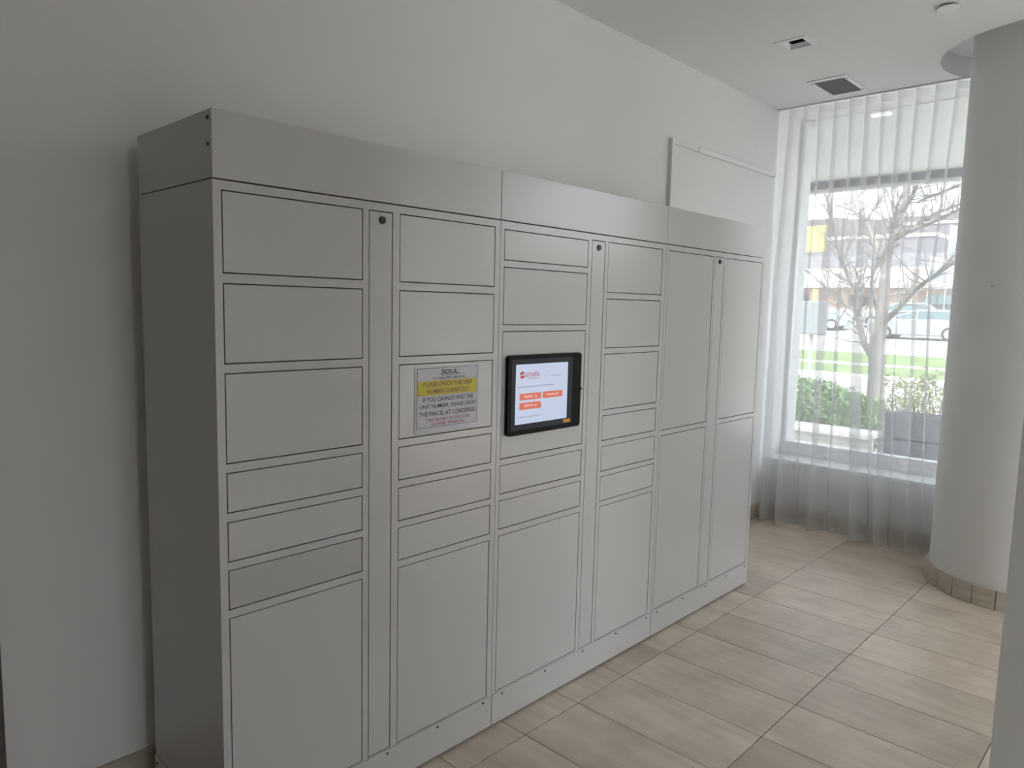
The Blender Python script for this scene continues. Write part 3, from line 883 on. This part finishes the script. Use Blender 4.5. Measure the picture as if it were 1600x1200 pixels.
# bare tree
TXW = 9.6
tb = at(1366, 650, TXW); tbase = Vector((TXW, tb.y, gz(TXW)))
TR = thing('bare_tree', tbase, 'bare leafless tree with a pale trunk outside the window', 'tree')
rt = random.Random(11)
def pxpath(pts, rpx, dx=0.0):
    out = []
    n = len(pts)
    for i, (a, b) in enumerate(pts):
        out.append(at(a, b, TXW + dx * i / max(1, n - 1)))
    rad = [r * TXW / FPX * 1.0 for r in rpx]
    return out, rad
def smooth_path(P, R, k=4):
    Q, T = [], []
    for i in range(len(P) - 1):
        p0, p1, p2, p3 = P[max(i - 1, 0)], P[i], P[i + 1], P[min(i + 2, len(P) - 1)]
        for j in range(k):
            t = j / k
            Q.append(0.5 * ((2 * p1) + (p2 - p0) * t + (2 * p0 - 5 * p1 + 4 * p2 - p3) * t * t + (3 * p1 - p0 - 3 * p2 + p3) * t ** 3))
            T.append(R[i] * (1 - t) + R[i + 1] * t)
    Q.append(P[-1]); T.append(R[-1])
    return Q, T
P, R = pxpath([(1368, 590), (1369, 545), (1376, 505), (1381, 460), (1383, 430)], [10.5, 10, 9, 8, 7.5])
P.insert(0, tbase); R.insert(0, R[0] * 1.15)
Q, T_ = smooth_path(P, R)
trunk = build('trunk', MB().tube(Q, T_, 14), 'bark', TR, smooth=True)
BR = [([(1362, 556), (1350, 535), (1343, 505), (1338, 488), (1325, 478), (1300, 460), (1272, 432), (1250, 415)], [5, 5, 4.5, 4, 2.6, 2, 1.4, 0.8], 0.6),
      ([(1340, 492), (1345, 470), (1330, 440), (1316, 408), (1306, 372), (1298, 330), (1288, 300)], [3.2, 3, 3, 2.8, 2.4, 2, 1.2], -0.5),
      ([(1383, 438), (1378, 408), (1366, 378), (1352, 345), (1336, 330), (1330, 300), (1334, 270), (1330, 230)], [5.5, 4.5, 4, 3.4, 3, 2.6, 2.2, 1.2], 0.7),
      ([(1383, 440), (1386, 405), (1398, 370), (1408, 335), (1416, 295), (1422, 255), (1430, 200)], [6, 5.6, 5, 4.6, 4.2, 3.4, 2], 0.2),
      ([(1410, 330), (1422, 312), (1432, 290), (1438, 262), (1446, 220)], [3.2, 3, 2.6, 2.2, 1.2], -0.8),
      ([(1434, 316), (1450, 308), (1472, 300), (1500, 288), (1530, 270)], [2.2, 2.1, 2, 1.6, 1], -0.8),
      ([(1398, 375), (1420, 362), (1450, 350), (1480, 336), (1510, 322), (1545, 300)], [3, 2.8, 2.6, 2.3, 1.8, 1], -1.0),
      ([(1400, 366), (1425, 356), (1455, 338), (1490, 322), (1530, 306)], [2, 1.9, 1.8, 1.5, 0.8], -0.3),
      ([(1376, 508), (1396, 490), (1415, 470), (1432, 452), (1452, 436), (1480, 418), (1510, 396)], [4.2, 3.8, 3.4, 3, 2.6, 2, 1.2], -0.9),
      ([(1384, 462), (1405, 458), (1430, 454), (1460, 452), (1500, 450)], [2, 1.9, 1.8, 1.5, 1], 0.8),
      ([(1366, 470), (1352, 455), (1338, 446), (1318, 436), (1300, 425), (1280, 400)], [2.4, 2.3, 2.2, 1.8, 1.4, 0.8], 1.0),
      ([(1352, 345), (1366, 325), (1378, 310), (1386, 285), (1388, 250)], [2.2, 2, 1.9, 1.6, 1], 0.5),
      ([(1374, 405), (1388, 390), (1394, 360), (1400, 330), (1410, 300)], [2.6, 2.4, 2.2, 1.8, 1], -0.5),
      ([(1318, 410), (1328, 385), (1340, 362), (1345, 345)], [2, 1.8, 1.4, 0.8], 0.4),
      ([(1376, 500), (1366, 470), (1362, 440), (1370, 410), (1374, 380)], [3, 2.6, 2.4, 2.2, 1.4], 0.6)]
for pts, rr, dx in BR:
    P, R = pxpath(pts, rr, dx)
    Q, T_ = smooth_path(P, R)
    mbr = MB().tube(Q, T_, 9)
    b = build('branch', mbr, 'bark', TR, smooth=True)
    tw = MB()
    for i in range(3, len(Q) - 1):
        for _ in range(2 if rt.random() < 0.7 else 1):
            s = Q[i]; g = (Q[i + 1] - Q[i - 1]).normalized()
            dv = (g * 0.6 + Vector((rt.gauss(0, 0.45), rt.gauss(0, 0.5), rt.gauss(0.25, 0.45)))).normalized()
            ln = rt.uniform(0.25, 0.7)
            pts2 = [s]
            for k in range(3):
                dv = (dv + Vector((rt.gauss(0, 0.15), rt.gauss(0, 0.2), rt.gauss(0.06, 0.15)))).normalized()
                pts2.append(pts2[-1] + dv * ln / 3)
            r0 = min(T_[i] * 0.5, 0.010)
            tw.tube(pts2, [r0, r0 * 0.75, r0 * 0.5, r0 * 0.25], 4, False)
    t = build('twigs', tw, 'bark', b); t['kind'] = 'stuff'

# hanging grey sign board on a post
sx = 15.2
a, b = at(1252, 470, sx), at(1289, 524, sx)
SG = thing('sign_board', ((a.x), (a.y + b.y) / 2, gz(sx)), 'plain grey sign board on a thin post at the left of the window', 'sign')
y0, y1 = min(a.y, b.y), max(a.y, b.y); z0, z1 = min(a.z, b.z), max(a.z, b.z)
build('board', MB().box(sx, sx + 0.12, y0, y1 + 0.1, z0, z1, 0.03), 'sign_blank_grey', SG)
pyy = at(1262, 540, sx).y
build('post', MB().box(sx + 0.14, sx + 0.2, pyy - 0.03, pyy + 0.03, gz(sx), z1 - 0.05), 'grey_metal', SG)
build('bracket', MB().box(sx + 0.10, sx + 0.16, pyy - 0.15, pyy + 0.15, z0 + 0.15, z0 + 0.2), 'grey_metal', SG)

# cars
def car(loc, rz, paint, label, L=4.5, H=1.48, W=1.8):
    K = thing('car', loc, label, 'car')
    K.rotation_euler.z = rz
    def cb(name, mb, m, parent=K, smooth=False):
        me = bpy.data.meshes.new(name); me.from_pydata([tuple(p) for p in mb.v], [], mb.f)
        bm = bmesh.new(); bm.from_mesh(me); bmesh.ops.recalc_face_normals(bm, faces=bm.faces[:]); bm.to_mesh(me); bm.free()
        if smooth:
            for p in me.polygons: p.use_smooth = True
            me.set_sharp_from_angle(angle=math.radians(35))
        me.materials.append(MATS[m]); o = bpy.data.objects.new(name, me); o.parent = parent; C.objects.link(o); return o
    h = L / 2
    # lower body: side outline (length y, height z) lofted across the width with rounded shoulders
    low = [(-h, 0.42), (-h + 0.05, 0.25), (-h + 0.5, 0.2), (h - 0.5, 0.2), (h - 0.06, 0.27), (h, 0.45), (h - 0.02, 0.72), (h - 0.25, 0.82), (h - 1.05, 0.93), (0.0, 0.96), (-h + 0.7, 0.98), (-h + 0.12, 0.95), (-h, 0.75)]
    def loft(sections):
        mb = MB(); n = len(sections[0][1]); vs, fs = [], []
        for x, poly in sections: vs += [(x, y, z) for y, z in poly]
        for s in range(len(sections) - 1):
            for k in range(n):
                fs.append((s * n + k, s * n + (k + 1) % n, (s + 1) * n + (k + 1) % n, (s + 1) * n + k))
        fs += [tuple(range(n)), tuple((len(sections) - 1) * n + k for k in range(n))]
        return mb.add(vs, fs)
    def inset(poly, d):
        cy = sum(p[0] for p in poly) / len(poly); cz = sum(p[1] for p in poly) / len(poly)
        return [(y + (cy - y) * d, z + (cz - z) * d * 1.6) for y, z in poly]
    w = W / 2
    cb('body', loft([(-w, inset(low, 0.07)), (-w + 0.06, inset(low, 0.015)), (-w + 0.2, low), (w - 0.2, low), (w - 0.06, inset(low, 0.015)), (w, inset(low, 0.07))]), paint, smooth=True)
    cabin = [(-h + 0.25, 0.94), (-h + 0.75, H - 0.08), (-h + 1.3, H), (0.05, H - 0.02), (0.55, H - 0.12), (h - 1.0, 0.92)]
    nar = [(y * 0.95, z if z < 1 else z - 0.02) for y, z in cabin]
    def scaled(x, poly, hx): return (x, poly)
    cmb = MB(); vs, fs = [], []; n = len(cabin)
    for s in (-1, 1):
        vs += [(s * (w - 0.08 - (0.2 if z > 1.0 else 0.0)), y, z) for y, z in cabin]
    for k in range(n): fs.append((k, (k + 1) % n, n + (k + 1) % n, n + k))
    fs += [tuple(range(n)), tuple(range(n, 2 * n))]
    cb('cabin', cmb.add(vs, fs), paint)
    for s in (-1, 1):
        for wy0, wy1, wz in ((-h + 0.62, -0.02, 1), (0.05, h - 1.25, 2)):
            zb_, zt_ = 1.0, H - 0.10
            xb, xt = s * (w - 0.068 - 0.03), s * (w - 0.068 - 0.185)
            if wz == 1: pts = [(wy0 - 0.1, zb_), (wy1, zb_), (wy1, zt_), (wy0 + 0.25, zt_)]
            else: pts = [(wy0, zb_), (wy1, zb_), (wy1 - 0.55, zt_ - 0.03), (wy0, zt_)]
            v = [((xb if z == zb_ else xt) + s * 0.004, y, z) for y, z in pts] + [((xb if z == zb_ else xt) - s * 0.02, y, z) for y, z in pts]
            cb('window', MB().add(v, [(0, 1, 2, 3), (4, 7, 6, 5), (0, 4, 5, 1), (1, 5, 6, 2), (2, 6, 7, 3), (3, 7, 4, 0)]), 'car_window')
        for yy in (-h + 0.82, h - 0.88):
            nn = 28; r = 0.32
            x_a, x_b = s * (w - 0.16), s * (w + 0.005)
            v = [(x, yy + r * math.cos(2 * math.pi * k / nn), r + r * math.sin(2 * math.pi * k / nn)) for x in (x_a, x_b) for k in range(nn)]
            f = [(k, (k + 1) % nn, nn + (k + 1) % nn, nn + k) for k in range(nn)] + [tuple(range(nn)), tuple(range(nn, 2 * nn))]
            wh = cb('wheel', MB().add(v, f), 'tyre')
            r = 0.21; v = [(x, yy + r * math.cos(2 * math.pi * k / nn), 0.32 + r * math.sin(2 * math.pi * k / nn)) for x in (x_a, x_b + s * 0.01) for k in range(nn)]
            cb('hubcap', MB().add(v, f), 'chrome', wh)
        cb('headlight', MB().box(s * 0.78 - 0.1, s * 0.78 + 0.1, h - 0.12, h - 0.02, 0.6, 0.72, 0.02), 'white_plastic')
        cb('tail_light', MB().box(s * 0.72 - 0.1, s * 0.72 + 0.1, -h - 0.005, -h + 0.1, 0.72, 0.86, 0.02), 'red_paint')
    yf0, yf1 = 0.55, h - 1.0
    xw = w - 0.3
    v = [(-xw, yf0 + 0.03, H - 0.135), (xw, yf0 + 0.03, H - 0.135), (xw + 0.12, yf1 - 0.04, 0.96), (-xw - 0.12, yf1 - 0.04, 0.96)]
    off = Vector((0, 0.02, 0.02))
    cb('windscreen', MB().add([Vector(p) + off for p in v] + [Vector(p) - off for p in v], [(0, 1, 2, 3), (4, 7, 6, 5), (0, 4, 5, 1), (1, 5, 6, 2), (2, 6, 7, 3), (3, 7, 4, 0)]), 'car_window')
    return K
def car_at(px, py, X, rz, paint, label, **k):
    p = at(px, py, X)
    return car((p.x, p.y, gz(p.x) - 0.02), rz, paint, label, **k)
car_at(1437, 531, 39.5, 0.0, 'car_silver', 'silver hatchback parked across the street, right of the tree')
car_at(1266, 519, 43.5, math.pi + 0.1, 'car_blue', 'pale blue car half hidden behind the grey sign board')
car_at(1404, 512, 47.0, 0.15, 'car_silver', 'pale car parked behind the silver hatchback', H=1.5)
car_at(1462, 508, 55.0, 0.2, 'car_dark', 'dark car parked against the brick shop front', H=1.7)

# shop building across the street
BX = 66.0
pa, pb = at(1225, 500, BX), at(1560, 500, BX)
yl, yr = pa.y, pb.y
zb0 = gz(BX) - 0.1
zf0, zf1, zr1 = at(1350, 450, BX).z, at(1350, 420, BX).z, at(1350, 398, BX + 5).z
BD = thing('shop_building', (BX + 4, (yl + yr) / 2, zb0), 'long low brick shop building with white fascia across the street', 'building')
build('wall', MB().box(BX, BX + 8, yr - 6, yl + 8, zb0, zf0), 'brick', BD)
build('fascia', MB().box(BX - 1.2, BX + 8, yr - 6, yl + 8, zf0, zf1), 'fascia_white', BD)
v = [(BX - 1.2, yr - 6, zf1), (BX - 1.2, yl + 8, zf1), (BX + 5, yl + 8, zr1), (BX + 5, yr - 6, zr1), (BX + 8, yr - 6, zf1), (BX + 8, yl + 8, zf1)]
build('roof', MB().add(v, [(0, 1, 2, 3), (3, 2, 5, 4), (0, 3, 4), (1, 5, 2), (0, 4, 5, 1)]), 'roof_grey', BD)
for x0p, x1p, y0p, y1p, nm in ((1325, 1337, 461, 481, 'door'), (1446, 1472, 462, 478, 'window'), (1347, 1358, 463, 478, 'window'), (1256, 1264, 459, 472, 'window')):
    p, q = at(x0p, y1p, BX), at(x1p, y0p, BX)
    w = build(nm, MB().box(BX - 0.06, BX + 0.1, q.y, p.y, max(p.z, zb0), q.z), 'dark_glass', BD)
p, q = at(1424, 455, BX - 1.3), at(1437, 420, BX - 1.3)
build('pilaster', MB().box(BX - 1.5, BX - 1.2, q.y, p.y, zb0, q.z), 'brick', BD)
p, q = at(1270, 475, BX - 1.6), at(1279, 452, BX - 1.6)
YP = thing('yellow_post_sign', (BX - 1.7, (p.y + q.y) / 2, gz(BX - 1.7)), 'narrow yellow sign on a post before the shop building', 'sign')
build('panel', MB().box(BX - 1.8, BX - 1.65, q.y, p.y, p.z, q.z), 'sign_yellow', YP)
build('post', MB().box(BX - 1.76, BX - 1.69, (p.y + q.y) / 2 - 0.06, (p.y + q.y) / 2 + 0.06, gz(BX - 1.7), p.z), 'grey_metal', YP)
p, q = at(1256, 394, 90), at(1291, 352, 90)
YS = thing('yellow_sign', (90, (p.y + q.y) / 2, gz(90)), 'large yellow sign panel above the shop roof at the left', 'sign')
build('panel', MB().box(90, 90.4, q.y, p.y + 1.0, p.z, q.z), 'sign_yellow', YS)
for yy in (q.y + 0.6, p.y):
    build('post', MB().box(90.4, 90.7, yy - 0.15, yy + 0.15, gz(90), q.z - 0.5), 'grey_metal', YS)
strip('ground_far', 68.0, 170.0, 'asphalt', 'grey ground behind the shop building', -0.05, -80, 220)
# pale flat-roofed store behind
p, q = at(1296, 376, 110), at(1440, 364, 110)
ST = thing('white_store', (116, (p.y + q.y) / 2, gz(112)), 'pale flat-roofed store far behind the tree', 'building')
build('wall', MB().box(110, 122, q.y - 2, p.y + 2, gz(112) - 0.1, p.z), 'roof_grey', ST)
build('parapet', MB().box(109.8, 122, q.y - 2, p.y + 2, p.z, q.z), 'fascia_white', ST)
p, q = at(1420, 352, 125), at(1560, 347, 125)
S2 = thing('white_store', (131, (p.y + q.y) / 2, gz(127)), 'pale flat-roofed store far behind at the right', 'building')
build('wall', MB().box(125, 137, q.y - 2, p.y + 2, gz(127) - 0.1, p.z), 'roof_grey', S2)
build('parapet', MB().box(124.8, 137, q.y - 2, p.y + 2, p.z, q.z + 0.6), 'fascia_white', S2)
# wooded ridge on the skyline: separate bare trees' crowns cannot be told apart
vs, fs = [], []
n = 120
for i in range(n + 1):
    y = -60 + 260 * i / n
    zt2 = at(1380, 337, 165).z + rt.uniform(-0.35, 0.35) + 0.5 * math.sin(i * 0.35)
    vs += [(165, y, 0.0), (163 + rt.uniform(-1, 1), y, zt2 * 0.6), (166 + rt.uniform(-1, 1), y, zt2), (172, y, zt2 * 0.7), (176, y, 0.0)]
for i in range(n):
    for k in range(4):
        a = 5 * i + k
        fs.append((a, a + 5, a + 6, a + 1))
rg = build('wooded_ridge', MB().add(vs, fs), 'far_trees', loc=(168, 60, 0))
tag(rg, 'grey wooded ridge on the skyline behind the stores', 'ridge')
# two blue and white flags on poles at the right of the view
for px, py, X, lab in ((1452, 418, 51.5, 'blue and white flag on a pole, lower of two beside the column'), (1484, 372, 46.0, 'blue and white flag on a pole, upper of two beside the column')):
    p = at(px, py, X)
    F = thing('flag', (p.x, p.y, gz(p.x)), lab, 'flag', 'flags across the street')
    build('pole', MB().tube([(p.x, p.y, gz(p.x)), (p.x, p.y, p.z + 0.75)], 0.035, 10), 'grey_metal', F, smooth='auto')
    for nm, za, zb_, m in (('cloth', -0.75, -0.1, 'flag_blue'), ('cloth_stripe', -0.1, 0.7, 'fascia_white')):
        vs, fs = [], []
        for side in (0, 0.012):
            for i in range(13):
                y = 0.03 + 1.05 * i / 12
                x = 0.10 * math.sin(i * 0.9) * i / 12 + side
                vs += [(p.x + x, p.y - y, p.z + za - 0.25 * i / 12), (p.x + x, p.y - y, p.z + zb_ - 0.25 * i / 12)]
        for i in range(12):
            a = 2 * i; b = 26 + 2 * i
            fs += [(a, a + 2, a + 3, a + 1), (b, b + 1, b + 3, b + 2), (a, b, b + 2, a + 2), (a + 1, a + 3, b + 3, b + 1)]
        fs += [(0, 1, 27, 26), (24, 50, 51, 25)]
        build(nm, MB().add(vs, fs), m, F, smooth='auto')
